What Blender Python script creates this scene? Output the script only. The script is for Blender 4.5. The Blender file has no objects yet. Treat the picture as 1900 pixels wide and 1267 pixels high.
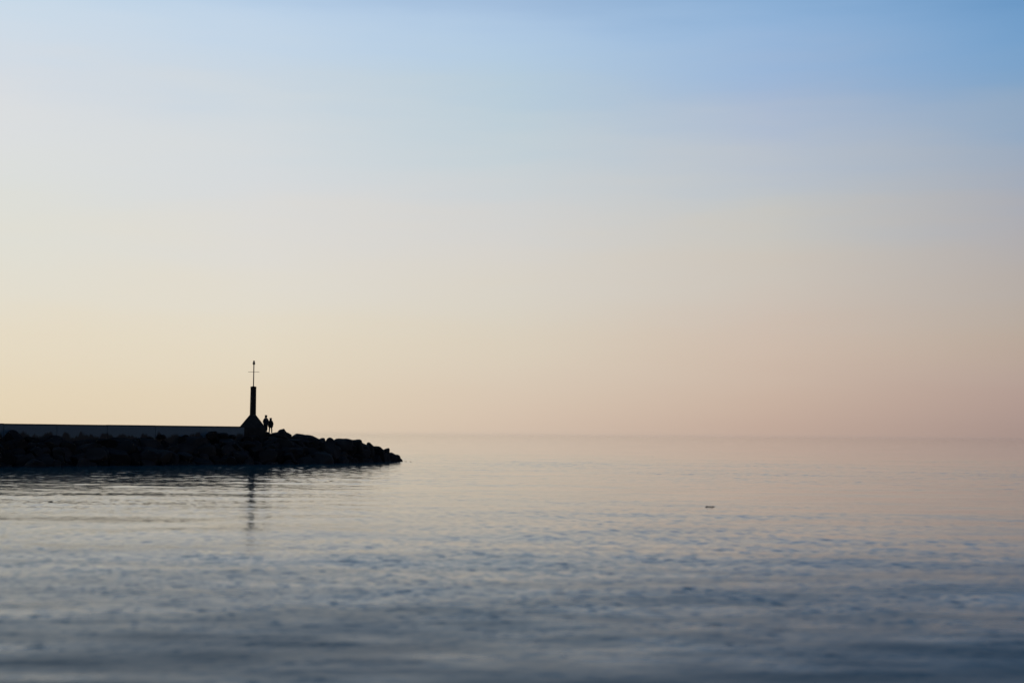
import bpy, bmesh, math, random
import numpy as np
from mathutils import Vector, Matrix, noise
random.seed(7)
scene = bpy.context.scene
C = scene.collection
R = math.radians

# ------------------------------------------------------------------ camera
FPX = 2639.0                      # focal length in photo pixels (1900 wide)
CAM = Vector((0.0, 0.0, 3.4))
cam_d = bpy.data.cameras.new('camera')
cam_d.sensor_width = 36.0
cam_d.lens = 36.0 * FPX / 1900.0
cam_d.clip_start = 0.1
cam_d.clip_end = 60000.0
cam_d.dof.use_dof = True
cam_d.dof.focus_distance = 158.0
cam_d.dof.aperture_fstop = 0.43
cam = bpy.data.objects.new('camera', cam_d)
C.objects.link(cam)
PITCH = math.atan(173.3 / FPX)
ROT = Matrix.Rotation(math.pi / 2 + PITCH, 3, 'X') @ Matrix.Rotation(R(0.487), 3, 'Z')
cam.matrix_world = Matrix.Translation(CAM) @ ROT.to_4x4()
scene.camera = cam


def P(px, py, D):
    """world point seen at photo pixel (px, py), D metres ahead of the camera"""
    d = ROT @ Vector(((px - 950) / FPX, (633.5 - py) / FPX, -1.0))
    return CAM + d * (D / d.y)


def G(px, py, z=0.0):
    """world point on the level z seen at photo pixel"""
    d = ROT @ Vector(((px - 950) / FPX, (633.5 - py) / FPX, -1.0))
    return CAM + d * ((z - CAM.z) / d.z)


# ------------------------------------------------------------------ colour management
scene.view_settings.view_transform = 'Standard'
scene.view_settings.look = 'None'
scene.view_settings.exposure = 0.0
scene.view_settings.gamma = 1.0
scene.view_settings.use_curve_mapping = False
scene.cycles.use_denoising = True
scene.cycles.max_bounces = 6
scene.cycles.volume_bounces = 0
scene.cycles.sample_clamp_indirect = 4.0


def lin(c):
    return tuple(((v / 255.0) / 12.92 if v / 255.0 <= 0.04045 else ((v / 255.0 + 0.055) / 1.055) ** 2.4) for v in c) + (1.0,)


# ------------------------------------------------------------------ sky
world = bpy.data.worlds.new('World')
scene.world = world
world.use_nodes = True
nt = world.node_tree
N, L = nt.nodes, nt.links
N.clear()


def math_node(nt, op, a, b=None, c=None, clamp=False):
    n = nt.nodes.new('ShaderNodeMath')
    n.operation = op
    n.use_clamp = clamp
    for i, v in enumerate((a, b, c)):
        if v is None:
            continue
        if isinstance(v, (int, float)):
            n.inputs[i].default_value = v
        else:
            nt.links.new(v, n.inputs[i])
    return n.outputs[0]


tc = N.new('ShaderNodeTexCoord')
nrm = N.new('ShaderNodeVectorMath'); nrm.operation = 'NORMALIZE'
L.new(tc.outputs['Generated'], nrm.inputs[0])
sep = N.new('ShaderNodeSeparateXYZ'); L.new(nrm.outputs[0], sep.inputs[0])
elev = math_node(nt, 'MULTIPLY', math_node(nt, 'ARCSINE', sep.outputs[2]), 180 / math.pi)
# faint veils of high cloud disturb the gradient a little
vm = N.new('ShaderNodeMapping'); L.new(nrm.outputs[0], vm.inputs[0])
vm.inputs['Scale'].default_value = (3.2, 3.2, 22.0)
vm.inputs['Rotation'].default_value = (0, R(7), 0)
vn = N.new('ShaderNodeTexNoise'); L.new(vm.outputs[0], vn.inputs['Vector'])
vn.inputs['Scale'].default_value = 1.6; vn.inputs['Detail'].default_value = 3.0
veil = math_node(nt, 'SUBTRACT', vn.outputs['Fac'], 0.5)
elev2 = math_node(nt, 'ADD', elev, math_node(nt, 'MULTIPLY', math_node(nt, 'MULTIPLY', veil, 3.6),
                                             math_node(nt, 'MULTIPLY', elev, 0.12, clamp=True)))
pos = math_node(nt, 'SQRT', math_node(nt, 'DIVIDE', math_node(nt, 'MAXIMUM', elev2, 0.0), 90.0))
az = math_node(nt, 'MULTIPLY', math_node(nt, 'ARCTAN2', sep.outputs[0], sep.outputs[1]), 180 / math.pi)

ZEN = (24, 56, 88)
# per azimuth: colours at elevations (deg) -> sRGB
ELV = (0.0, 0.6, 2.0, 4.5, 8.7, 13.0, 17.3, 30.0, 55.0, 90.0)
SKY = {
    -180: [(62, 74, 90), (62, 76, 92), (62, 78, 96), (62, 80, 102), (60, 80, 106), (58, 80, 110), (56, 80, 114), (42, 70, 102), (34, 64, 98), ZEN],
    -85: [(236, 204, 150), (238, 208, 156), (240, 214, 168), (240, 220, 186), (236, 224, 208), (226, 224, 222), (208, 217, 228), (140, 162, 188), (82, 106, 138), ZEN],
    -19.8: [(227, 209, 180), (228, 211, 182), (229, 215, 189), (228, 220, 202), (221, 222, 216), (215, 220, 225), (187, 209, 228), (104, 144, 180), (48, 84, 120), ZEN],
    -10.2: [(223, 205, 180), (224, 207, 182), (226, 212, 188), (226, 218, 201), (218, 218, 216), (205, 215, 223), (178, 202, 227), (94, 134, 172), (42, 78, 114), ZEN],
    0: [(209, 190, 172), (212, 192, 173), (216, 200, 181), (217, 208, 192), (210, 210, 208), (187, 205, 217), (164, 191, 221), (76, 118, 160), (36, 70, 106), ZEN],
    10.2: [(192, 169, 155), (195, 171, 156), (202, 181, 165), (205, 190, 177), (197, 197, 194), (169, 186, 210), (134, 171, 210), (58, 99, 143), (30, 64, 99), ZEN],
    19.8: [(168, 147, 139), (171, 149, 141), (180, 159, 149), (184, 171, 160), (170, 173, 181), (139, 167, 197), (105, 150, 195), (44, 81, 122), (27, 59, 92), ZEN],
    75: [(96, 98, 108), (98, 100, 110), (100, 104, 116), (98, 106, 124), (90, 104, 130), (84, 102, 134), (78, 98, 136), (38, 68, 102), (26, 57, 90), ZEN],
    180: None,
}
SKY[180] = SKY[-180]
prev, prev_az = None, None
for a, cols in SKY.items():
    rp = N.new('ShaderNodeValToRGB')
    L.new(pos, rp.inputs[0])
    el = rp.color_ramp.elements
    rp.color_ramp.interpolation = 'CARDINAL'
    for i, (e, c) in enumerate(zip(ELV, cols)):
        p = math.sqrt(e / 90.0)
        if i == 0:
            el[0].position = p; el[0].color = lin(c)
        elif i == 1:
            el[1].position = p; el[1].color = lin(c)
        else:
            q = el.new(p); q.color = lin(c)
    if prev is None:
        prev = rp.outputs[0]
    else:
        f = math_node(nt, 'DIVIDE', math_node(nt, 'SUBTRACT', az, prev_az), a - prev_az, clamp=True)
        mx = N.new('ShaderNodeMix'); mx.data_type = 'RGBA'
        L.new(f, mx.inputs[0]); L.new(prev, mx.inputs[6]); L.new(rp.outputs[0], mx.inputs[7])
        prev = mx.outputs[2]
    prev_az = a
bg = N.new('ShaderNodeBackground')
L.new(prev, bg.inputs[0])
bg.inputs[1].default_value = 1.0
wo = N.new('ShaderNodeOutputWorld')
L.new(bg.outputs[0], wo.inputs[0])

# the sun has all but set, low beyond the left edge of the picture
sun_d = bpy.data.lights.new('sun', 'SUN')
sun_d.energy = 0.12
sun_d.angle = R(4.0)
sun_d.color = (1.0, 0.72, 0.45)
sun = bpy.data.objects.new('sun', sun_d)
C.objects.link(sun)
sun.rotation_euler = (R(88.0), 0, R(75.0))   # light comes from azimuth -75, elevation 2

# ------------------------------------------------------------------ helpers


def new_mat(name):
    m = bpy.data.materials.new(name)
    m.use_nodes = True
    b = m.node_tree.nodes['Principled BSDF']
    return m, m.node_tree, b


def surface_mat(name, c1, c2, scale=2.0, rough=0.85, bump=0.02, detail=6.0, spec=0.3):
    m, t, b = new_mat(name)
    co = t.nodes.new('ShaderNodeTexCoord')
    n = t.nodes.new('ShaderNodeTexNoise')
    n.inputs['Scale'].default_value = scale; n.inputs['Detail'].default_value = detail
    t.links.new(co.outputs['Object'], n.inputs['Vector'])
    r = t.nodes.new('ShaderNodeValToRGB')
    r.color_ramp.elements[0].position = 0.35; r.color_ramp.elements[0].color = tuple(c1) + (1,)
    r.color_ramp.elements[1].position = 0.68; r.color_ramp.elements[1].color = tuple(c2) + (1,)
    t.links.new(n.outputs['Fac'], r.inputs[0])
    t.links.new(r.outputs[0], b.inputs['Base Color'])
    b.inputs['Roughness'].default_value = rough
    b.inputs['Specular IOR Level'].default_value = spec
    if bump:
        n2 = t.nodes.new('ShaderNodeTexNoise')
        n2.inputs['Scale'].default_value = scale * 6; n2.inputs['Detail'].default_value = 5
        t.links.new(co.outputs['Object'], n2.inputs['Vector'])
        bp = t.nodes.new('ShaderNodeBump')
        bp.inputs['Distance'].default_value = bump
        t.links.new(n2.outputs['Fac'], bp.inputs['Height'])
        t.links.new(bp.outputs[0], b.inputs['Normal'])
    return m


def link_obj(name, bm, mat, parent=None, smooth=False):
    me = bpy.data.meshes.new(name)
    bmesh.ops.recalc_face_normals(bm, faces=bm.faces)
    bm.to_mesh(me); bm.free()
    if smooth:
        for p in me.polygons:
            p.use_smooth = True
    me.materials.append(mat)
    o = bpy.data.objects.new(name, me)
    C.objects.link(o)
    if parent:
        o.parent = parent
    return o


def thing(name, label, cat, loc=(0, 0, 0), rz=0.0, group=None):
    o = bpy.data.objects.new(name, None)
    o.empty_display_size = 0.3
    C.objects.link(o)
    o.location = loc; o.rotation_euler = (0, 0, rz)
    o['label'] = label; o['category'] = cat
    if group:
        o['group'] = group
    return o


def lathe(bm, prof, seg=16, cx=0.0, cy=0.0, rot=0.0):
    rings = []
    for r, z in prof:
        if r <= 1e-5:
            rings.append([bm.verts.new((cx, cy, z))])
        else:
            rings.append([bm.verts.new((cx + r * math.cos(rot + 2 * math.pi * k / seg), cy + r * math.sin(rot + 2 * math.pi * k / seg), z)) for k in range(seg)])
    for a, b in zip(rings, rings[1:]):
        for k in range(seg):
            k2 = (k + 1) % seg
            if len(a) == 1 and len(b) > 1:
                bm.faces.new((a[0], b[k], b[k2]))
            elif len(b) == 1 and len(a) > 1:
                bm.faces.new((a[k], a[k2], b[0]))
            elif len(a) > 1:
                bm.faces.new((a[k], a[k2], b[k2], b[k]))
    for r_, flip in ((rings[0], True), (rings[-1], False)):
        if len(r_) > 2:
            bm.faces.new(r_[::-1] if flip else r_)


def tube(bm, pts, rad, seg=10):
    rings = []
    for i, p in enumerate(pts):
        p = Vector(p)
        d = (Vector(pts[min(i + 1, len(pts) - 1)]) - Vector(pts[max(i - 1, 0)])).normalized()
        a = d.orthogonal().normalized(); b = d.cross(a)
        r = rad[i] if isinstance(rad, (list, tuple)) else rad
        rings.append([bm.verts.new(p + a * r * math.cos(2 * math.pi * k / seg) + b * r * math.sin(2 * math.pi * k / seg)) for k in range(seg)])
    for a, b in zip(rings, rings[1:]):
        for k in range(seg):
            bm.faces.new((a[k], a[(k + 1) % seg], b[(k + 1) % seg], b[k]))
    bm.faces.new(rings[0][::-1]); bm.faces.new(rings[-1])


def box(bm, c, s, bevel=0.0, M=None):
    r = bmesh.ops.create_cube(bm, size=1.0)
    for v in r['verts']:
        v.co = Vector((v.co.x * s[0] + c[0], v.co.y * s[1] + c[1], v.co.z * s[2] + c[2]))
        if M:
            v.co = M @ v.co
    if bevel:
        es = list({e for v in r['verts'] for e in v.link_edges})
        bmesh.ops.bevel(bm, geom=es, offset=bevel, segments=2, affect='EDGES')


# ------------------------------------------------------------------ materials
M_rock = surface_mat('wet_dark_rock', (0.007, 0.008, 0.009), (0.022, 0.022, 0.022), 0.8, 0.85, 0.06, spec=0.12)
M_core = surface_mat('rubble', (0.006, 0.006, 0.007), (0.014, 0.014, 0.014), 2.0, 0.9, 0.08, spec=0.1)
M_deck = surface_mat('deck_concrete', (0.09, 0.09, 0.085), (0.16, 0.155, 0.15), 1.2, 0.9, 0.01)
M_coping = surface_mat('coping_concrete', (0.02, 0.022, 0.024), (0.035, 0.035, 0.035), 1.5, 0.9, 0.01, spec=0.15)
M_base = surface_mat('beacon_concrete', (0.014, 0.014, 0.015), (0.026, 0.026, 0.026), 1.8, 0.9, 0.01, spec=0.15)
M_column = surface_mat('beacon_paint', (0.014, 0.013, 0.013), (0.024, 0.022, 0.022), 2.5, 0.8, 0.005, spec=0.15)
M_steel = surface_mat('rusty_steel', (0.05, 0.028, 0.018), (0.09, 0.05, 0.03), 6.0, 0.7, 0.002)
M_glass = surface_mat('lantern_lens', (0.05, 0.02, 0.012), (0.08, 0.03, 0.02), 9.0, 0.3, 0.0, spec=0.5)
M_wood = surface_mat('waterlogged_wood', (0.015, 0.012, 0.009), (0.04, 0.03, 0.022), 14.0, 0.6, 0.01)
M_skin = surface_mat('skin', (0.33, 0.2, 0.14), (0.4, 0.25, 0.18), 20.0, 0.6, 0.0)
M_jacket_a = surface_mat('navy_cloth', (0.01, 0.012, 0.018), (0.02, 0.022, 0.03), 14.0, 0.9, 0.004)
M_jacket_b = surface_mat('black_cloth', (0.008, 0.008, 0.01), (0.018, 0.018, 0.02), 14.0, 0.9, 0.004)
M_trouser = surface_mat('dark_denim', (0.01, 0.012, 0.016), (0.02, 0.022, 0.03), 18.0, 0.9, 0.003)
M_hair = surface_mat('dark_hair', (0.01, 0.008, 0.006), (0.02, 0.015, 0.012), 30.0, 0.6, 0.004)
M_shoe = surface_mat('shoe_leather', (0.008, 0.008, 0.008), (0.015, 0.014, 0.013), 20.0, 0.6, 0.002)
M_buoy = surface_mat('buoy_paint', (0.3, 0.24, 0.22), (0.35, 0.28, 0.25), 3.0, 0.6, 0.0)

# stones differ from one another in tone
t = M_rock.node_tree; b = t.nodes['Principled BSDF']
oi = t.nodes.new('ShaderNodeObjectInfo')
rp = t.nodes.new('ShaderNodeMapRange'); rp.inputs['To Min'].default_value = 0.5; rp.inputs['To Max'].default_value = 1.8
t.links.new(oi.outputs['Random'], rp.inputs['Value'])
src = b.inputs['Base Color'].links[0].from_socket
vs_ = t.nodes.new('ShaderNodeVectorMath'); vs_.operation = 'SCALE'
t.links.new(src, vs_.inputs[0]); t.links.new(rp.outputs[0], vs_.inputs['Scale'])
t.links.new(vs_.outputs[0], b.inputs['Base Color'])

# wall concrete with damp stains rising from its foot
M_wall, t, b = new_mat('parapet_concrete')
co = t.nodes.new('ShaderNodeTexCoord')
mp = t.nodes.new('ShaderNodeMapping'); t.links.new(co.outputs['Object'], mp.inputs[0])
mp.inputs['Scale'].default_value = (1.0, 1.0, 0.35)
n1 = t.nodes.new('ShaderNodeTexNoise'); t.links.new(mp.outputs[0], n1.inputs['Vector'])
n1.inputs['Scale'].default_value = 1.1; n1.inputs['Detail'].default_value = 5
sp = t.nodes.new('ShaderNodeSeparateXYZ'); t.links.new(co.outputs['Object'], sp.inputs[0])
hz = math_node(t, 'MULTIPLY', math_node(t, 'SUBTRACT', sp.outputs[2], 3.35), 0.42)
st = math_node(t, 'MULTIPLY', math_node(t, 'SUBTRACT', math_node(t, 'ADD', n1.outputs['Fac'], hz), 0.30), 9.0, clamp=True)
n2 = t.nodes.new('ShaderNodeTexNoise'); t.links.new(co.outputs['Object'], n2.inputs['Vector'])
n2.inputs['Scale'].default_value = 5.0; n2.inputs['Detail'].default_value = 6
mx = t.nodes.new('ShaderNodeMix'); mx.data_type = 'RGBA'
mx.inputs[6].default_value = (0.10, 0.145, 0.17, 1); mx.inputs[7].default_value = (0.14, 0.19, 0.22, 1)
t.links.new(n2.outputs['Fac'], mx.inputs[0])
mx2 = t.nodes.new('ShaderNodeMix'); mx2.data_type = 'RGBA'
mx2.inputs[6].default_value = (0.035, 0.034, 0.03, 1)
t.links.new(st, mx2.inputs[0]); t.links.new(mx.outputs[2], mx2.inputs[7])
t.links.new(mx2.outputs[2], b.inputs['Base Color'])
b.inputs['Roughness'].default_value = 0.9
bp = t.nodes.new('ShaderNodeBump'); bp.inputs['Distance'].default_value = 0.01
t.links.new(n2.outputs['Fac'], bp.inputs['Height']); t.links.new(bp.outputs[0], b.inputs['Normal'])

# ------------------------------------------------------------------ sea
SL_LONG, SL_MID, SL_SHORT, SL_FINE = 0.010, 0.012, 0.028, 0.072
M_sea, t, b = new_mat('sea_water')
b.inputs['Base Color'].default_value = (0.002, 0.085, 0.115, 1)
b.inputs['IOR'].default_value = 1.333
b.inputs['Roughness'].default_value = 0.04
co = t.nodes.new('ShaderNodeTexCoord')


def wave_noise(scale, stretch, rot, detail, seed, dist=0.0, rough=0.5):
    m = t.nodes.new('ShaderNodeMapping'); t.links.new(co.outputs['Object'], m.inputs[0])
    m.inputs['Scale'].default_value = (scale / stretch, scale, scale)
    m.inputs['Rotation'].default_value = (0, 0, R(rot))
    m.inputs['Location'].default_value = (seed * 13.7, seed * 7.3, seed)
    n = t.nodes.new('ShaderNodeTexNoise'); t.links.new(m.outputs[0], n.inputs['Vector'])
    n.inputs['Scale'].default_value = 1.0
    n.inputs['Detail'].default_value = detail
    n.inputs['Roughness'].default_value = rough
    n.inputs['Distortion'].default_value = dist
    return n.outputs['Fac']


swell = wave_noise(0.10, 2.4, 6, 1.0, 1)
chop = wave_noise(0.34, 1.8, -5, 1.0, 5, 0.3)
mid = wave_noise(1.05, 1.4, -9, 1.0, 2, 0.3)
rip = wave_noise(3.2, 1.3, 7, 2.0, 3, 0.4)
patch = wave_noise(0.035, 4.0, 4, 3.0, 4)
patch2 = wave_noise(0.011, 3.0, -3, 2.0, 6)
pm = math_node(t, 'MULTIPLY', math_node(t, 'SUBTRACT', math_node(t, 'ADD', patch, math_node(t, 'MULTIPLY', patch2, 0.6)), 0.62), 3.0, clamp=True)
amp = math_node(t, 'ADD', math_node(t, 'MULTIPLY', pm, 0.8), 0.6)
# full bump only where the sheet is flat; over the modelled waves just the finest ripples
fl = t.nodes.new('ShaderNodeAttribute'); fl.attribute_name = 'flatness'
h1 = math_node(t, 'MULTIPLY', math_node(t, 'ADD', math_node(t, 'MULTIPLY', mid, 0.022), math_node(t, 'MULTIPLY', chop, 0.04)), fl.outputs['Fac'])
h2 = math_node(t, 'MULTIPLY', rip, math_node(t, 'ADD', math_node(t, 'MULTIPLY', fl.outputs['Fac'], 0.006), 0.005))
h = math_node(t, 'MULTIPLY', math_node(t, 'ADD', h1, h2), amp)
bp = t.nodes.new('ShaderNodeBump')
bp.inputs['Strength'].default_value = 1.0
bp.inputs['Distance'].default_value = 1.0
if 'Filter Width' in bp.inputs:
    bp.inputs['Filter Width'].default_value = 0.06
t.links.new(h, bp.inputs['Height']); t.links.new(bp.outputs[0], b.inputs['Normal'])
ra = t.nodes.new('ShaderNodeAttribute'); ra.attribute_name = 'ruffle'   # unresolved capillary ripples
t.links.new(ra.outputs['Fac'], b.inputs['Roughness'])

NC = 720
T = 0.46
Y0, Y1 = 13.0, 300.0
yl = [Y0]
while yl[-1] < Y1:
    yl.append(yl[-1] + min(0.165, 0.045 + 0.0008 * (yl[-1] - Y0) + 0.0016 * max(0, yl[-1] - 50)) * (1.0 if yl[-1] < 185 else 2.6))
yl[-1] = Y1
FAR = 16000.0
yl += [Y1 * (FAR / Y1) ** ((k + 1) / 90.0) for k in range(90)]   # on to the horizon
yv = np.array(yl)
tv = np.linspace(-T, T, NC)
X = yv[:, None] * tv[None, :]
Y = np.repeat(yv[:, None], NC, axis=1)
rs = np.random.RandomState(11)


def smooth(a, b_, v):
    q = np.clip((v - a) / (b_ - a), 0, 1)
    return q * q * (3 - 2 * q)


def waves(n, l0, l1, slope, spread, head=90.0):
    """sum of n sine trains, wavelengths l0..l1 m, total rms slope, heading spread in degrees"""
    Z = np.zeros_like(X)
    for k in range(n):
        lam = l0 * (l1 / l0) ** ((k + rs.rand()) / n)
        kk_ = 2 * math.pi / lam
        th = R(head + rs.normal() * spread)
        a = slope * math.sqrt(2.0 / n) / kk_
        ph = kk_ * (X * math.cos(th) + Y * math.sin(th)) + rs.rand() * 6.283
        Z += a * np.sin(ph)
    return Z


def field(n, l0, l1, sx):
    Z = np.zeros_like(X)
    for k in range(n):
        lam = l0 * (l1 / l0) ** rs.rand()
        th = rs.rand() * 6.283
        Z += np.sin(2 * math.pi / lam * (X / sx * math.cos(th) + Y * math.sin(th)) + rs.rand() * 6.283)
    return Z / math.sqrt(n / 2)


patchf = np.clip(0.85 + 0.22 * field(9, 9, 45, 3.0) + 0.2 * field(14, 1.2, 5, 1.5) * (1 - smooth(20, 60, Y)) + 0.25 * (1 - smooth(14, 50, Y)), 0.4, 2.0)
ruf = np.clip(1.0 + 0.20 * field(16, 0.9, 4, 1.5) + 0.19 * field(12, 4, 16, 1.5), 0.3, 2.2)
alpha = np.interp(yv, (13, 20, 30, 45, 70, 110, 200, 300), (0.19, 0.14, 0.056, 0.014, 0.006, 0.004, 0.002, 0.0015))[:, None] * ruf
Z = waves(12, 4.0, 13.0, SL_LONG, 30, 78) * (0.75 + 1.3 * (1 - smooth(20, 75, Y)))
Z += waves(26, 1.6, 5.0, SL_MID, 34, 96) * patchf
Z += waves(22, 0.5, 0.75, 0.024, 60, 90) * patchf * smooth(75, 120, Y) * (1 - smooth(185, 210, Y))
Z += waves(30, 0.75, 1.6, SL_SHORT, 55, 88) * patchf * (0.30 + 1.0 * smooth(66, 135, Y))
Z += waves(22, 0.38, 0.75, SL_FINE * 0.6, 50, 92) * patchf * (1 - smooth(60, 120, Y))
Z += waves(24, 0.18, 0.38, SL_FINE * 0.8, 55, 92) * patchf * (1 - smooth(30, 62, Y))
fade = smooth(0, 0.04, 1 - np.abs(tv)[None, :] / T) * (1 - smooth(215, 295, Y)) * smooth(Y0, Y0 + 2.5, Y)
Z = Z * fade
Z[:, 0] = Z[:, -1] = 0; Z[0] = Z[-1] = 0
NR = len(yl)
co_ = np.stack([X, Y, Z], axis=-1).reshape(-1, 3)
outer = np.array([(-FAR, -400, 0), (FAR, -400, 0), (-FAR, Y0, 0), (FAR, Y0, 0), (-FAR, FAR, 0), (FAR, FAR, 0)], dtype=float)
nb = len(co_)
co_ = np.vstack([co_, outer])
idx = np.arange(NR * NC).reshape(NR, NC)
quads = np.stack([idx[:-1, :-1], idx[:-1, 1:], idx[1:, 1:], idx[1:, :-1]], axis=-1).reshape(-1, 4)
bl, br, tl, tr = idx[0, 0], idx[0, -1], idx[-1, 0], idx[-1, -1]
extra = np.array([(nb, nb + 1, nb + 3, nb + 2), (nb + 2, bl, tl, nb + 4), (br, nb + 3, nb + 5, tr)])
quads = np.vstack([quads, extra]).astype(np.int32)
me = bpy.data.meshes.new('sea')
me.vertices.add(len(co_)); me.vertices.foreach_set('co', co_.astype(np.float32).ravel())
me.loops.add(quads.size); me.loops.foreach_set('vertex_index', quads.ravel())
me.polygons.add(len(quads)); me.polygons.foreach_set('loop_start', np.arange(0, quads.size, 4, dtype=np.int32))
me.polygons.foreach_set('use_smooth', np.ones(len(quads), dtype=bool))
me.update(calc_edges=True)
at = me.attributes.new('flatness', 'FLOAT', 'POINT')
at.data.foreach_set('value', np.concatenate([(1 - fade).ravel(), np.ones(len(outer))]).astype(np.float32))
at = me.attributes.new('ruffle', 'FLOAT', 'POINT')
oa = [0.10, 0.10, 0.10, 0.10, 0.0015, 0.0015]
at.data.foreach_set('value', np.concatenate([np.sqrt(alpha).ravel(), np.sqrt(oa)]).astype(np.float32))
me.materials.append(M_sea)
sea = bpy.data.objects.new('sea', me)
C.objects.link(sea)
sea['kind'] = 'structure'
sea['label'] = 'calm rippled sea reflecting the dusk sky'

# ------------------------------------------------------------------ breakwater


def XY(v):
    return Vector((v.x, v.y))


W0 = XY(P(0, 785.5, 139.5)); W1 = XY(P(454, 790.5, 159.0))
wd = (W1 - W0).normalized(); wn = Vector((-wd.y, wd.x))       # wn points away from the camera


def back(D):
    return D + max(0.0, 4.3 * (180 - D) / 22.0)          # the head of the breakwater lies a little farther off


OFF = 6.0
F0 = XY(G(0, 865.5)); F2 = XY(G(452, 861))
F1 = F0.lerp(F2, 0.5)
F3, F4, F5 = XY(G(560, 860.5)), XY(G(660, 857.8)), XY(G(742, 855.2))


def cpt(px, py, D):
    D = back(D)
    p = P(px, py, D)
    return Vector((p.x, p.y, p.z))


# stations: front waterline, front crest (x, y, z), back crest, back waterline
ST = []


def station(f, c, wide, back):
    n = Vector((c[0] - f[0], c[1] - f[1])).normalized()
    cb = Vector((c[0] + n.x * wide, c[1] + n.y * wide, c[2]))
    bk = Vector((cb.x + n.x * back, cb.y + n.y * back))
    ST.append((Vector((f[0], f[1])), Vector(c), cb, bk))


def wcrest(s, z):
    p = W0 + wd * s - wn * 0.15
    return (p.x, p.y, z)


station(F0 - wd * 24, wcrest(-24, 2.5), 5.5, 7)
station(F0 - wd * 12, wcrest(-12, 2.5), 5.5, 7)
station(F0, wcrest(0, 2.5), 5.5, 7)
station(F1, wcrest((W1 - W0).length * 0.5, 2.5), 5.5, 7)
station(F2, wcrest((W1 - W0).length * 0.98, 2.55), 5.5, 7)
station(F3, cpt(556, 806.5, 161), 5.0, 7)
station(F3.lerp(F4, 0.6), cpt(618, 815, 166.5), 4.0, 6)
station(F4, cpt(668, 818.5, 171.5), 2.5, 6)
station(F4.lerp(F5, 0.5), cpt(702, 831, 175.5), 1.6, 4)
station(F4.lerp(F5, 0.82), cpt(724, 841, 178.0), 1.0, 3)
station(F5, cpt(743, 853.5, 179.5), 0.4, 1.5)

bw = thing('breakwater', 'long dark breakwater of heaped boulders sloping down into the calm sea', 'breakwater', (0, 0, 0))
bm = bmesh.new()
rows = []
SUB = 6
for i in range(len(ST) - 1):
    for k in range(SUB):
        f = k / SUB
        rows.append([a.lerp(b_, f) for a, b_ in zip(ST[i], ST[i + 1])])
rows.append(list(ST[-1]))
vr = []
for r_ in rows:
    F, Cf, Cb, B = r_
    nf = (F - Vector((Cf.x, Cf.y))).normalized()
    line = [Vector((F.x + nf.x * 5, F.y + nf.y * 5, -2.2))]
    for k in range(9):
        u = k / 8
        line.append(Vector((F.x, F.y, 0)).lerp(Cf, u) + Vector((0, 0, -0.55 + 0.1 * u)))
    line.append(Cb + Vector((0, 0, -0.45)))
    line.append(Vector((B.x, B.y, -0.5)))
    line.append(Vector((B.x - nf.x * 5, B.y - nf.y * 5, -2.2)))
    vs = []
    for q in line:
        q = q + Vector((noise.noise(q * 0.9), noise.noise(q * 0.9 + Vector((9, 0, 0))), noise.noise(q * 1.1 + Vector((0, 5, 0))))) * 0.28
        vs.append(bm.verts.new(q))
    vr.append(vs)
for a, b_ in zip(vr, vr[1:]):
    for k in range(len(a) - 1):
        bm.faces.new((a[k], b_[k], b_[k + 1], a[k + 1]))
bm.faces.new(vr[-1])
bm.faces.new(vr[0][::-1])
core = link_obj('rubble_core', bm, M_core, bw)

# boulder shapes: faceted, uneven blocks


def boulder_mesh(seed, flat=True):
    rnd = random.Random(seed)
    bm = bmesh.new()
    bmesh.ops.create_icosphere(bm, subdivisions=3, radius=0.5)
    planes = []
    for k in range(rnd.randint(6, 10)):
        n = Vector((rnd.gauss(0, 1), rnd.gauss(0, 1), rnd.gauss(0, 1))).normalized()
        planes.append((n, rnd.uniform(0.22, 0.38)))
    if flat:
        planes.append((Vector((rnd.uniform(-.25, .25), rnd.uniform(-.25, .25), 1)).normalized(), 0.36))
    for v in bm.verts:
        for n, d in planes:
            s = v.co.dot(n)
            if s > d:
                v.co -= n * (s - d) * 0.97
        v.co += v.co.normalized() * (noise.noise(v.co * 5 + Vector((seed, 0, 0))) * 0.025 + noise.noise(v.co * 2 + Vector((0, seed, 0))) * 0.05)
    mn = Vector([min(v.co[i] for v in bm.verts) for i in range(3)])
    mxv = Vector([max(v.co[i] for v in bm.verts) for i in range(3)])
    for v in bm.verts:                                    # normalise to a unit box
        for i in range(3):
            v.co[i] = (v.co[i] - (mn[i] + mxv[i]) / 2) / (mxv[i] - mn[i])
    me = bpy.data.meshes.new('boulder')
    bmesh.ops.recalc_face_normals(bm, faces=bm.faces)
    bm.to_mesh(me); bm.free()
    me.materials.append(M_rock)
    return me


BM = [boulder_mesh(100 + i) for i in range(24)]
BM_TOP = [boulder_mesh(300 + i, False) for i in range(14)]
count = [0]


def boulder(c, size, rot=None, rnd=random, shapes=None):
    shapes = shapes or BM
    o = bpy.data.objects.new('boulder', shapes[rnd.randrange(len(shapes))])
    C.objects.link(o)
    o.parent = bw
    o.location = c
    o.scale = size
    o.rotation_euler = rot if rot else (rnd.uniform(-.35, .35), rnd.uniform(-.35, .35), rnd.uniform(0, 6.28))
    count[0] += 1
    return o


# skyline boulders: (photo x, photo top y, width, height, distance)
SKYLINE = [
    (489, 800.2, 18, 15, 157.2), (501, 804.2, 12, 12, 158), (511, 802.6, 15, 14, 158.5),
    (497, 805.0, 22, 18, 158.6), (542, 808.8, 20, 18, 160.5), (507, 804.4, 20, 18, 160.0), (741, 851.5, 8, 10, 179.0), (729, 843, 12, 16, 177.4),
]
SKYPROF = [(486, 800.5), (500, 804.5), (508, 804), (540, 809), (590, 815), (604, 818), (620, 818), (665, 819), (676, 828), (700, 834), (722, 842), (741, 851), (747, 858)]


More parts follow.
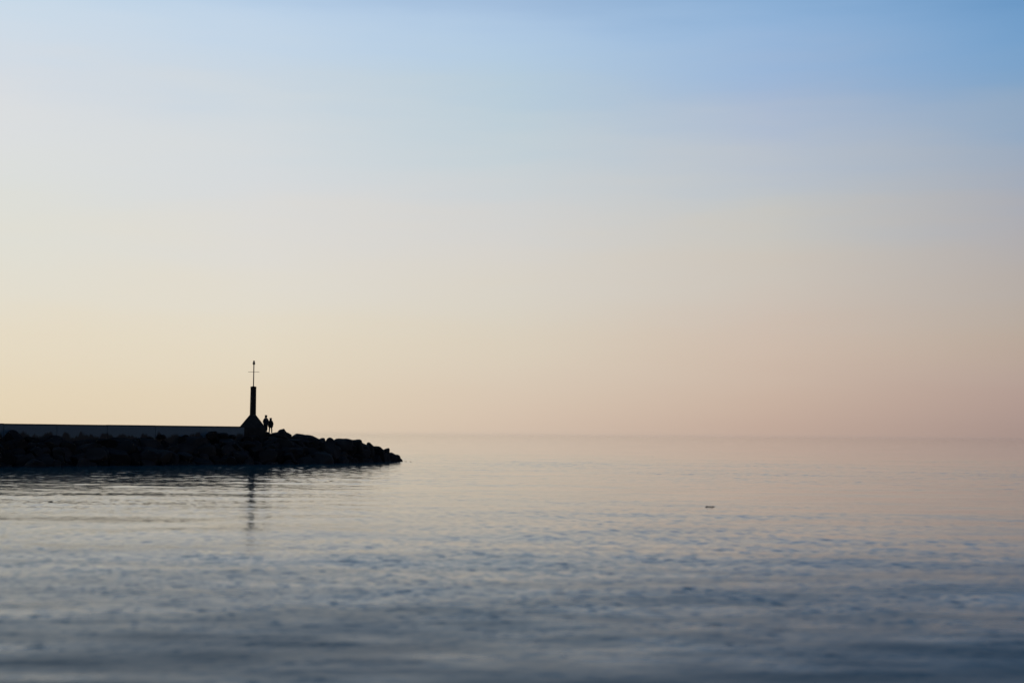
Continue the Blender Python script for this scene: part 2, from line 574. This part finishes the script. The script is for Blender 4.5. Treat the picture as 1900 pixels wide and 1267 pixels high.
def skyline_y(px):
    for (x0, y0), (x1, y1) in zip(SKYPROF, SKYPROF[1:]):
        if x0 <= px <= x1:
            return y0 + (y1 - y0) * (px - x0) / (x1 - x0)
    return 0


rb = random.Random(5)
for (px, py, w, hh, D) in SKYLINE:
    D = back(D)
    p = P(px, py, D)
    k = D / FPX
    hz_ = hh * k
    boulder((p.x, p.y, p.z - hz_ / 2), (w * k * 1.3, w * k * rb.uniform(1.1, 1.4), hz_), (rb.uniform(-.06, .06), rb.uniform(-.05, .14), rb.uniform(-.3, .3) + rb.choice((0, math.pi))), rb, BM_TOP)


def profile_rock(pts, D, depth, seed):
    """a boulder of the crest with the outline it shows against the sky and a rounded body behind and before it"""
    D = back(D)
    rnd = random.Random(seed)
    cx = sum(p[0] for p in pts) / len(pts)
    low = max(p[1] for p in pts)
    drop = 9 if pts[0][0] < 715 else 3
    pts = [(x, y + drop) if y > low - 0.5 else (x, y) for x, y in pts]
    yb = max(p[1] for p in pts)
    bm = bmesh.new()
    rings = []
    for f, sc in ((-0.5, 0.50), (-0.36, 0.80), (-0.15, 0.95), (0.03, 1.0), (0.25, 0.90), (0.42, 0.66)):
        ring = []
        for k, (x, y) in enumerate(pts):
            jit = 1.0 + (rnd.uniform(-0.05, 0.05) if sc < 1 else 0.0)
            q = P(cx + (x - cx) * sc * jit + rnd.uniform(-.4, .4) * (sc < 1), yb + (y - yb) * sc * jit, D)
            ring.append(bm.verts.new((q.x + rnd.uniform(-.03, .03) * (sc < 1), q.y + f * depth, q.z)))
        rings.append(ring)
    n = len(pts)
    for a, b_ in zip(rings, rings[1:]):
        for k in range(n):
            bm.faces.new((a[k], a[(k + 1) % n], b_[(k + 1) % n], b_[k]))
    bm.faces.new(rings[0][::-1]); bm.faces.new(rings[-1])
    bmesh.ops.triangulate(bm, faces=[f for f in bm.faces if len(f.verts) > 4])
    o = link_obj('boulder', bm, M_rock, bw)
    count[0] += 1
    return o


for k, (D, depth, pts) in enumerate([
    (159.5, 1.6, [(503, 812), (504, 803.2), (509, 802.2), (514, 801.6), (519, 801.2), (533, 812)]),
    (160.0, 1.5, [(512, 812), (514.5, 801.5), (517, 798), (519.5, 796.6), (523, 795.9), (526, 794.9), (528, 796), (529.5, 799), (532, 801.6), (536, 803.3), (541, 806.4), (542, 812)]),
    (161.0, 1.9, [(541, 818), (542, 808.6), (546, 806.2), (549, 804.3), (552, 804), (557, 804.8), (562, 805.4), (567, 806.9), (572, 810), (575, 818)]),
    (161.8, 2.0, [(562, 820), (564, 807.2), (569, 806.3), (575, 807), (580, 808.2), (585, 810.6), (590, 813.2), (594, 815), (595, 820)]),
    (163.5, 1.3, [(592, 822), (593.2, 813.6), (596, 812.3), (600, 812), (602.6, 813), (603.5, 816.5), (605, 822)]),
    (164.5, 1.5, [(604, 824), (605.4, 815.8), (608, 812.8), (611, 811.2), (614, 811.6), (617, 813.4), (620, 816.2), (622, 824)]),
    (166.0, 2.0, [(619, 826), (621, 815.6), (624, 813.4), (630, 813), (636, 813.6), (643, 813.2), (649, 814.6), (654, 815.8), (656, 826)]),
    (168.0, 1.8, [(648, 828), (650, 815.6), (655, 815.7), (659, 815.6), (662, 814.8), (668, 814.9), (671, 816.6), (672, 820.4), (676, 828)]),
    (170.5, 1.5, [(668, 834), (670, 820), (674, 822), (679, 824.4), (684, 826), (688, 834)]),
    (171.5, 1.2, [(678, 836), (680, 824.6), (680.8, 821.4), (683.6, 820), (686.6, 821), (690, 824.2), (693.5, 827.4), (695, 836)]),
    (173.5, 1.7, [(690, 842), (692, 827.6), (697, 827.2), (703, 827.8), (706.5, 829.2), (710, 832.8), (713, 835), (715, 842)]),
    (175.2, 1.1, [(709, 846), (711, 834.4), (715, 832.3), (719.5, 831), (722, 831.2), (723, 833), (722.8, 839), (724, 846)]),
    (176.6, 1.4, [(719, 852), (722.5, 839.4), (726, 838.9), (729.5, 840.4), (733, 842.6), (736.5, 843.4), (738, 852)]),
    (178.0, 1.2, [(732, 857), (734, 843.2), (738, 843), (741.6, 845), (743.2, 848), (743, 857)]),
    (178.8, 0.9, [(737, 858), (740, 850.2), (743.4, 849.9), (746, 852), (747.4, 855), (747, 858)]),
]):
    profile_rock(pts, D, depth, 40 + k)


def proj(p):
    q = ROT.transposed() @ (p - CAM)
    return 950 + FPX * q.x / -q.z, 633.5 - FPX * q.y / -q.z


# boulders covering the seaward face
cells = []
for i in range(len(ST) - 1):
    A, B_ = ST[i], ST[i + 1]
    ln = (A[0] - B_[0]).length * 0.5 + (XY(A[1]) - XY(B_[1])).length * 0.5
    n = max(1, int(round(ln / 1.32)))
    for k in range(n):
        f = (k + 0.5) / n
        F = A[0].lerp(B_[0], f); Cc = A[1].lerp(B_[1], f)
        F3d = Vector((F.x, F.y, 0.0))
        sl = (Cc - F3d).length
        m = max(1, int(round(sl / 1.3)))
        for j in range(m + 1):
            u = (j + 0.02) / m
            cells.append((i, F3d.lerp(Cc, max(-0.06, u)) + Vector((rb.uniform(-.35, .35), rb.uniform(-.35, .35), 0)), u))
visible = []
for i, p, u in cells:
    px, py = proj(p)
    visible.append((px, py, p, u, i))
nv = 0
for px, py, p, u, i in visible:
    if px < -150 or count[0] >= 298:
        continue
    if i < 4 and u > 0.98 and rb.random() < 0.45:
        continue
    s = rb.choice((1.2, 1.5, 1.8, 2.1, 2.7)) * rb.uniform(0.9, 1.15) * (1.0 if u < 0.8 or px > 500 else 0.8)
    hz_ = s * rb.uniform(0.6, 0.85)
    z = p.z - 0.12 + rb.uniform(-.12, .14) * (1 if u < .8 else .4)
    if px > 480:
        hw = s * FPX / p.y * 0.36
        top = P(px, max(skyline_y(min(746.9, px + q)) for q in (-hw if px > 500 else 0, 0, hw)) + 1.2, p.y).z
        if z + hz_ / 2 > top:
            z = top - hz_ / 2
        s *= 0.85 if px > 690 else 1.0
    if px > 735:
        continue
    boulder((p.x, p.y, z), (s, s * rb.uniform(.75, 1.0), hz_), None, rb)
# dark hump piled against the parapet, and loose blocks at its foot
for (px, py, w, hh, D) in ((395, 799.5, 20, 16, 151.5), (388, 801.5, 16, 13, 151.2), (413, 802.5, 22, 12, 152.3), (430, 806, 16, 10, 153), (300, 806, 18, 9, 148.2), (345, 806, 14, 9, 149.9)):
    D = 139.5 + (W1.y - 139.5) * px / 454 - 0.9
    p = P(px, py, D); k = D / FPX
    boulder((p.x, p.y, p.z - hh * k / 2), (w * k, w * k * .8, hh * k), (0, 0, rb.uniform(0, 3)), rb)
# far side, only a few courses are ever seen past the head
for i in range(5, len(ST) - 1):
    A, B_ = ST[i], ST[i + 1]
    for f in (0.25, 0.75):
        Cb = A[2].lerp(B_[2], f); Bk = A[3].lerp(B_[3], f)
        for u in (0.15, 0.6):
            p = Cb.lerp(Vector((Bk.x, Bk.y, 0)), u)
            if count[0] < 320:
                boulder((p.x, p.y, p.z - 0.75), (1.6, 1.5, 1.1), None, rb)
# awash rocks off the very tip
for (px, py, w) in ((752, 856.2, 9), (762, 856.6, 6)):
    p = G(px, py, 0.0); k = p.y / FPX
    boulder((p.x, p.y, -0.16), (w * k, w * k, 0.42), (0, 0, rb.uniform(0, 3)), rb)
print('boulders', count[0])

# ------------------------------------------------------------------ walkway and parapet
ang = math.atan2(wd.y, wd.x)
Mw = Matrix.Translation((W0.x, W0.y, 0)) @ Matrix.Rotation(ang, 4, 'Z')
LW = (W1 - W0).length
wk = bpy.data.objects.new('walkway', None)
bm = bmesh.new()
box(bm, (LW / 2 - 14, 2.75, 2.75), (LW + 22, 4.4, 0.4), 0.03)
walk = link_obj('walkway', bm, M_deck)
walk.matrix_world = Mw
walk['kind'] = 'structure'
bpy.data.objects.remove(wk)

wall = thing('parapet_wall', 'low stained concrete wall running along the breakwater up to the beacon', 'wall')
wall.matrix_world = Mw
joints = [LW]
pl = 5.55
while joints[-1] > -24:
    joints.append(joints[-1] - pl)
rj = random.Random(3)
for a, b_ in zip(joints[1:], joints):
    dz = rj.uniform(-0.012, 0.012)
    bm = bmesh.new()
    box(bm, ((a + b_) / 2, 0.25 + rj.uniform(-.008, .008), 3.01 + dz), (b_ - a - 0.03, 0.42, 2.0), 0.015)
    link_obj('wall_panel', bm, M_wall, wall)
    bm = bmesh.new()
    box(bm, ((a + b_) / 2, 0.25, 4.055 + dz), (b_ - a - 0.02, 0.54, 0.09), 0.015)
    link_obj('coping', bm, M_coping, wall)

# ------------------------------------------------------------------ beacon
BD = 162.0
pb = P(468.8, 790, BD)
beacon = thing('harbour_beacon', 'tall slim navigation beacon on a pyramid base at the end of the breakwater wall', 'beacon', (pb.x, pb.y, 0), R(9))


def zy(py, px=469):
    return P(px, py, BD).z


z_ap, z_col, z_top = zy(769), zy(717), zy(668.5)
bm = bmesh.new()


def frustum(bm, levels):
    prev = None
    for hx, z in levels:
        ring = [bm.verts.new((sx * hx, sy * hx, z)) for sx, sy in ((-1, -1), (1, -1), (1, 1), (-1, 1))]
        if prev:
            for k in range(4):
                bm.faces.new((prev[k], prev[(k + 1) % 4], ring[(k + 1) % 4], ring[k]))
        else:
            bm.faces.new(ring[::-1])
        prev = ring
    bm.faces.new(prev)


kk = 1 / 1.13                      # the base stands nine degrees off square to the view
zb = zy(793.5)
frustum(bm, [(1.70 * kk, 2.2), (1.70 * kk, zb)])
bmesh.ops.bevel(bm, geom=list(bm.edges), offset=0.04, segments=2, affect='EDGES')
plinth = link_obj('plinth', bm, M_base, beacon)
bm = bmesh.new()
frustum(bm, [(1.68 * kk, zb), (0.36 * kk, z_ap)])
bmesh.ops.bevel(bm, geom=list(bm.edges), offset=0.025, segments=2, affect='EDGES')
link_obj('pyramid_base', bm, M_base, beacon)
bm = bmesh.new()
lathe(bm, [(0.352, z_ap - 0.35), (0.350, z_ap + 0.02), (0.345, z_ap + 0.4), (0.335, z_ap + 1.5), (0.325, z_col - 0.5), (0.325, z_col - 0.18), (0.335, z_col - 0.17), (0.335, z_col - 0.04), (0.30, z_col + 0.0), (0.0, z_col + 0.01)], 24)
col = link_obj('column', bm, M_column, beacon, True)
bm = bmesh.new()
lathe(bm, [(0.12, z_col), (0.12, z_col + 0.04), (0.06, z_col + 0.06), (0.058, z_col + 1.2), (0.058, z_top - 0.55), (0.0, z_top - 0.54)], 12)
mast = link_obj('mast', bm, M_steel, beacon, True)
zc = zy(690)
bm = bmesh.new()
tube(bm, [(-0.63, 0, zc - 0.005), (0, -0.0, zc), (0.63, 0, zc + 0.005)], 0.020, 8)
link_obj('crossbar', bm, M_steel, beacon, True)
bm = bmesh.new()
lathe(bm, [(0.05, z_top - 0.56), (0.075, z_top - 0.5), (0.15, z_top - 0.40), (0.155, z_top - 0.32), (0.115, z_top - 0.26), (0.095, z_top - 0.12), (0.10, z_top - 0.10), (0.06, z_top - 0.03), (0.0, z_top)], 14)
lant = link_obj('lantern', bm, M_glass, beacon, True)

# ------------------------------------------------------------------ people


def skin_mesh(name, verts, edges, radii, mat, parent, root=0, sub=2):
    me = bpy.data.meshes.new(name)
    me.from_pydata([Vector(v) for v in verts], edges, [])
    o = bpy.data.objects.new(name, me)
    C.objects.link(o)
    m = o.modifiers.new('skin', 'SKIN')
    m.use_smooth_shade = True
    for i, sv in enumerate(me.skin_vertices[0].data):
        r = radii[i]
        sv.radius = r if isinstance(r, tuple) else (r, r)
        sv.use_root = (i == root)
    s = o.modifiers.new('sub', 'SUBSURF'); s.levels = sub; s.render_levels = sub
    dg = bpy.context.evaluated_depsgraph_get()
    me2 = bpy.data.meshes.new_from_object(o.evaluated_get(dg))
    me2.name = name
    o.modifiers.clear()
    o.data = me2
    bpy.data.meshes.remove(me)
    me2.materials.clear(); me2.materials.append(mat)
    for p in me2.polygons:
        p.use_smooth = True
    o.parent = parent
    return o


def person(label, loc, rz, H, jm, coat_len, arm_out, stance, long_hair, group=None):
    """standing figure facing +Y of its own frame, hands in its pockets; k scales a 1.80 m body"""
    k = H / 1.80
    t_ = thing('person', label, 'person', loc, rz, group)

    def S(v):
        return (v[0] * k, v[1] * k, v[2] * k)
    w = stance
    hipx = 0.095
    ex = arm_out
    V = [(0, 0, 0.96), (0, 0.005, 1.12), (0, 0.0, 1.30), (0, -0.01, 1.43), (0, 0.0, 1.52), (0, 0.015, 1.60), (0, 0.02, 1.68), (0, 0.015, 1.74),
         (-hipx, 0, 0.88), (-w, 0.01, 0.50), (-w * 1.06, -0.02, 0.09), (-w * 1.15, 0.12, 0.045),
         (hipx, 0, 0.88), (w, 0.01, 0.50), (w * 1.06, -0.02, 0.09), (w * 1.15, 0.12, 0.045),
         (-0.17, -0.01, 1.43), (-ex, -0.06, 1.16), (-0.21, 0.07, 0.98), (-0.19, 0.10, 0.90),
         (0.17, -0.01, 1.43), (ex, -0.06, 1.16), (0.21, 0.07, 0.98), (0.19, 0.10, 0.90),
         (0, 0.115, 1.645), (-0.082, 0.01, 1.65), (0.082, 0.01, 1.65)]
    E = [(0, 1), (1, 2), (2, 3), (3, 4), (4, 5), (5, 6), (6, 7), (0, 8), (8, 9), (9, 10), (10, 11), (0, 12), (12, 13), (13, 14), (14, 15),
         (3, 16), (16, 17), (17, 18), (18, 19), (3, 20), (20, 21), (21, 22), (22, 23), (5, 24), (5, 25), (5, 26)]
    Rr = [(.15, .10), (.135, .095), (.155, .11), (.13, .09), .052, (.075, .085), (.078, .092), (.05, .06),
          .088, .06, .042, (.045, .03), .088, .06, .042, (.045, .03),
          .062, .045, .034, .03, .062, .045, .034, .03, .014, .012, .012]
    Rr = [(r[0] * k, r[1] * k) if isinstance(r, tuple) else r * k for r in Rr]
    skin_mesh('body', [S(v) for v in V], E, Rr, M_skin, t_, 0, 1)
    # jacket over torso and arms
    cl = coat_len
    J = 1.65
    V = [(0, 0, cl), (0, 0, 1.02), (0, 0.0, 1.20), (0, -0.005, 1.36), (0, -0.005, 1.47), (0, 0, 1.53),
         (-0.17, -0.01, 1.41), (-ex, -0.06, 1.16), (-0.225, 0.07, 0.98),
         (0.17, -0.01, 1.41), (ex, -0.06, 1.16), (0.225, 0.07, 0.98)]
    E = [(0, 1), (1, 2), (2, 3), (3, 4), (4, 5), (3, 6), (6, 7), (7, 8), (3, 9), (9, 10), (10, 11)]
    Rr = [(.205, .15), (.20, .15), (.185, .14), (.19, .14), (.11, .10), (.068, .07), .088, .082, .066, .088, .082, .066]
    Rr = [(r[0] * k * J, r[1] * k * J) if isinstance(r, tuple) else r * k * J for r in Rr]
    skin_mesh('jacket', [S(v) for v in V], E, Rr, jm, t_, 0, 2)
    # trousers
    V = [(0, 0, 0.98), (-hipx, 0, 0.86), (-w, 0.01, 0.50), (-w * 1.06, -0.02, 0.10), (hipx, 0, 0.86), (w, 0.01, 0.50), (w * 1.06, -0.02, 0.10)]
    E = [(0, 1), (1, 2), (2, 3), (0, 4), (4, 5), (5, 6)]
    lw = 1.0 if not long_hair else 0.86
    TW = 1.5 if not long_hair else 1.2
    Rr = [(.165, .125), .105 * lw, .078 * lw, .066 * lw, .105 * lw, .078 * lw, .066 * lw]
    Rr = [(r[0] * k * TW, r[1] * k * TW) if isinstance(r, tuple) else r * k * TW for r in Rr]
    skin_mesh('trousers', [S(v) for v in V], E, Rr, M_trouser, t_, 0, 2)
    for s in (-1, 1):
        skin_mesh('shoe', [S((s * w * 1.06, -0.06, 0.045)), S((s * w * 1.08, 0.04, 0.05)), S((s * w * 1.18, 0.17, 0.035))], [(0, 1), (1, 2)],
                  [(.044 * k, .045 * k), (.05 * k, .05 * k), (.045 * k, .033 * k)], M_shoe, t_, 0, 2)
    if long_hair:
        hv = [(0, -0.015, 1.745), (0, -0.03, 1.66), (0, -0.06, 1.56), (0, -0.09, 1.44)]
        hr = [(.07, .075), (.098, .098), (.092, .06), (.07, .035)]
    else:
        hv = [(0, 0.01, 1.765), (0, -0.015, 1.70), (0, -0.03, 1.63)]
        hr = [(.062, .07), (.088, .095), (.07, .06)]
    skin_mesh('hair', [S(v) for v in hv], [(i, i + 1) for i in range(len(hv) - 1)], [(a * k * 1.45, b_ * k * 1.4) for a, b_ in hr], M_hair, t_, 1, 2)
    return t_


pm_ = P(493.0, 771.0, 162.0)
pf_ = P(493.0, 801.3, 162.0)
person('taller person in a dark jacket standing beside the beacon base', (pf_.x, pf_.y, pf_.z), R(-6), pm_.z - pf_.z, M_jacket_a, 0.78, 0.275, 0.095, False)
qm_ = P(501.8, 775.8, 162.4)
qf_ = P(501.8, 804.6, 162.4)
person('shorter person in a hip length coat with thin legs, close beside the taller one', (qf_.x, qf_.y, qf_.z), R(8), (qm_.z - qf_.z) * 1.01, M_jacket_b, 0.66, 0.235, 0.135, True)

# ------------------------------------------------------------------ floating things
p = G(1319, 939.6, 0.0)
bm = bmesh.new()
pts = [(-0.27 + 0.06 * i, 0.02 * math.sin(i * 0.9), 0.012 + 0.008 * math.sin(i * 1.3) - 0.0018 * max(0, i - 5) ** 1.6) for i in range(11)]
tube(bm, pts, [0.016, 0.026, 0.029, 0.028, 0.029, 0.027, 0.026, 0.024, 0.020, 0.017, 0.010], 9)
o = link_obj('driftwood', bm, M_wood, None, True)
o.location = (p.x, p.y, -0.018); o.rotation_euler = (0, 0, R(4))
o['label'] = 'thin dark stick of driftwood floating alone on open water'; o['category'] = 'driftwood'
p = G(92.6, 931.5, 0.0)
bm = bmesh.new()
tube(bm, [(-0.11, 0, -0.01), (-0.05, 0.01, 0.012), (0.03, 0.02, 0.03), (0.09, 0.01, 0.028), (0.125, 0, 0.01)], [0.014, 0.026, 0.038, 0.04, 0.02], 9)
o = link_obj('driftwood', bm, M_wood, None, True)
o.location = (p.x, p.y, 0.0); o.rotation_euler = (0, 0, R(12))
o['label'] = 'small dark lump of driftwood floating on the water off the breakwater'; o['category'] = 'driftwood'
p = G(1394.3, 816.2, 0.0)
buoy = thing('buoy', 'tiny far off buoy just under the horizon', 'buoy', (p.x, p.y, 0))
buoy.scale = (0.6, 0.6, 0.6)
bm = bmesh.new()
lathe(bm, [(0.0, -0.5), (0.55, -0.4), (0.6, 0.15), (0.5, 0.35), (0.14, 0.45), (0.0, 0.46)], 14)
link_obj('float', bm, M_buoy, buoy, True)
bm = bmesh.new()
lathe(bm, [(0.14, 0.45), (0.09, 1.1), (0.22, 1.15), (0.22, 1.45), (0.0, 1.5)], 10)
link_obj('top_mark', bm, M_buoy, buoy, True)

# ------------------------------------------------------------------ haze over the sea
HAZE = 0.9e-5
if HAZE > 0:
    m = bpy.data.materials.new('haze'); m.use_nodes = True
    t = m.node_tree; t.nodes.clear()
    pv = t.nodes.new('ShaderNodeVolumePrincipled')
    pv.inputs['Color'].default_value = (1.0, 0.97, 0.95, 1)
    pv.inputs['Density'].default_value = HAZE
    pv.inputs['Anisotropy'].default_value = 0.85
    mo = t.nodes.new('ShaderNodeOutputMaterial')
    t.links.new(pv.outputs[0], mo.inputs['Volume'])
    bm = bmesh.new()
    box(bm, (0, 7800, 5.0), (33500, 17500, 16.0))
    hz_o = link_obj('haze', bm, m)
    hz_o['kind'] = 'stuff'
    hz_o['label'] = 'thin pale haze lying over the sea'

print('sea faces', len(quads))
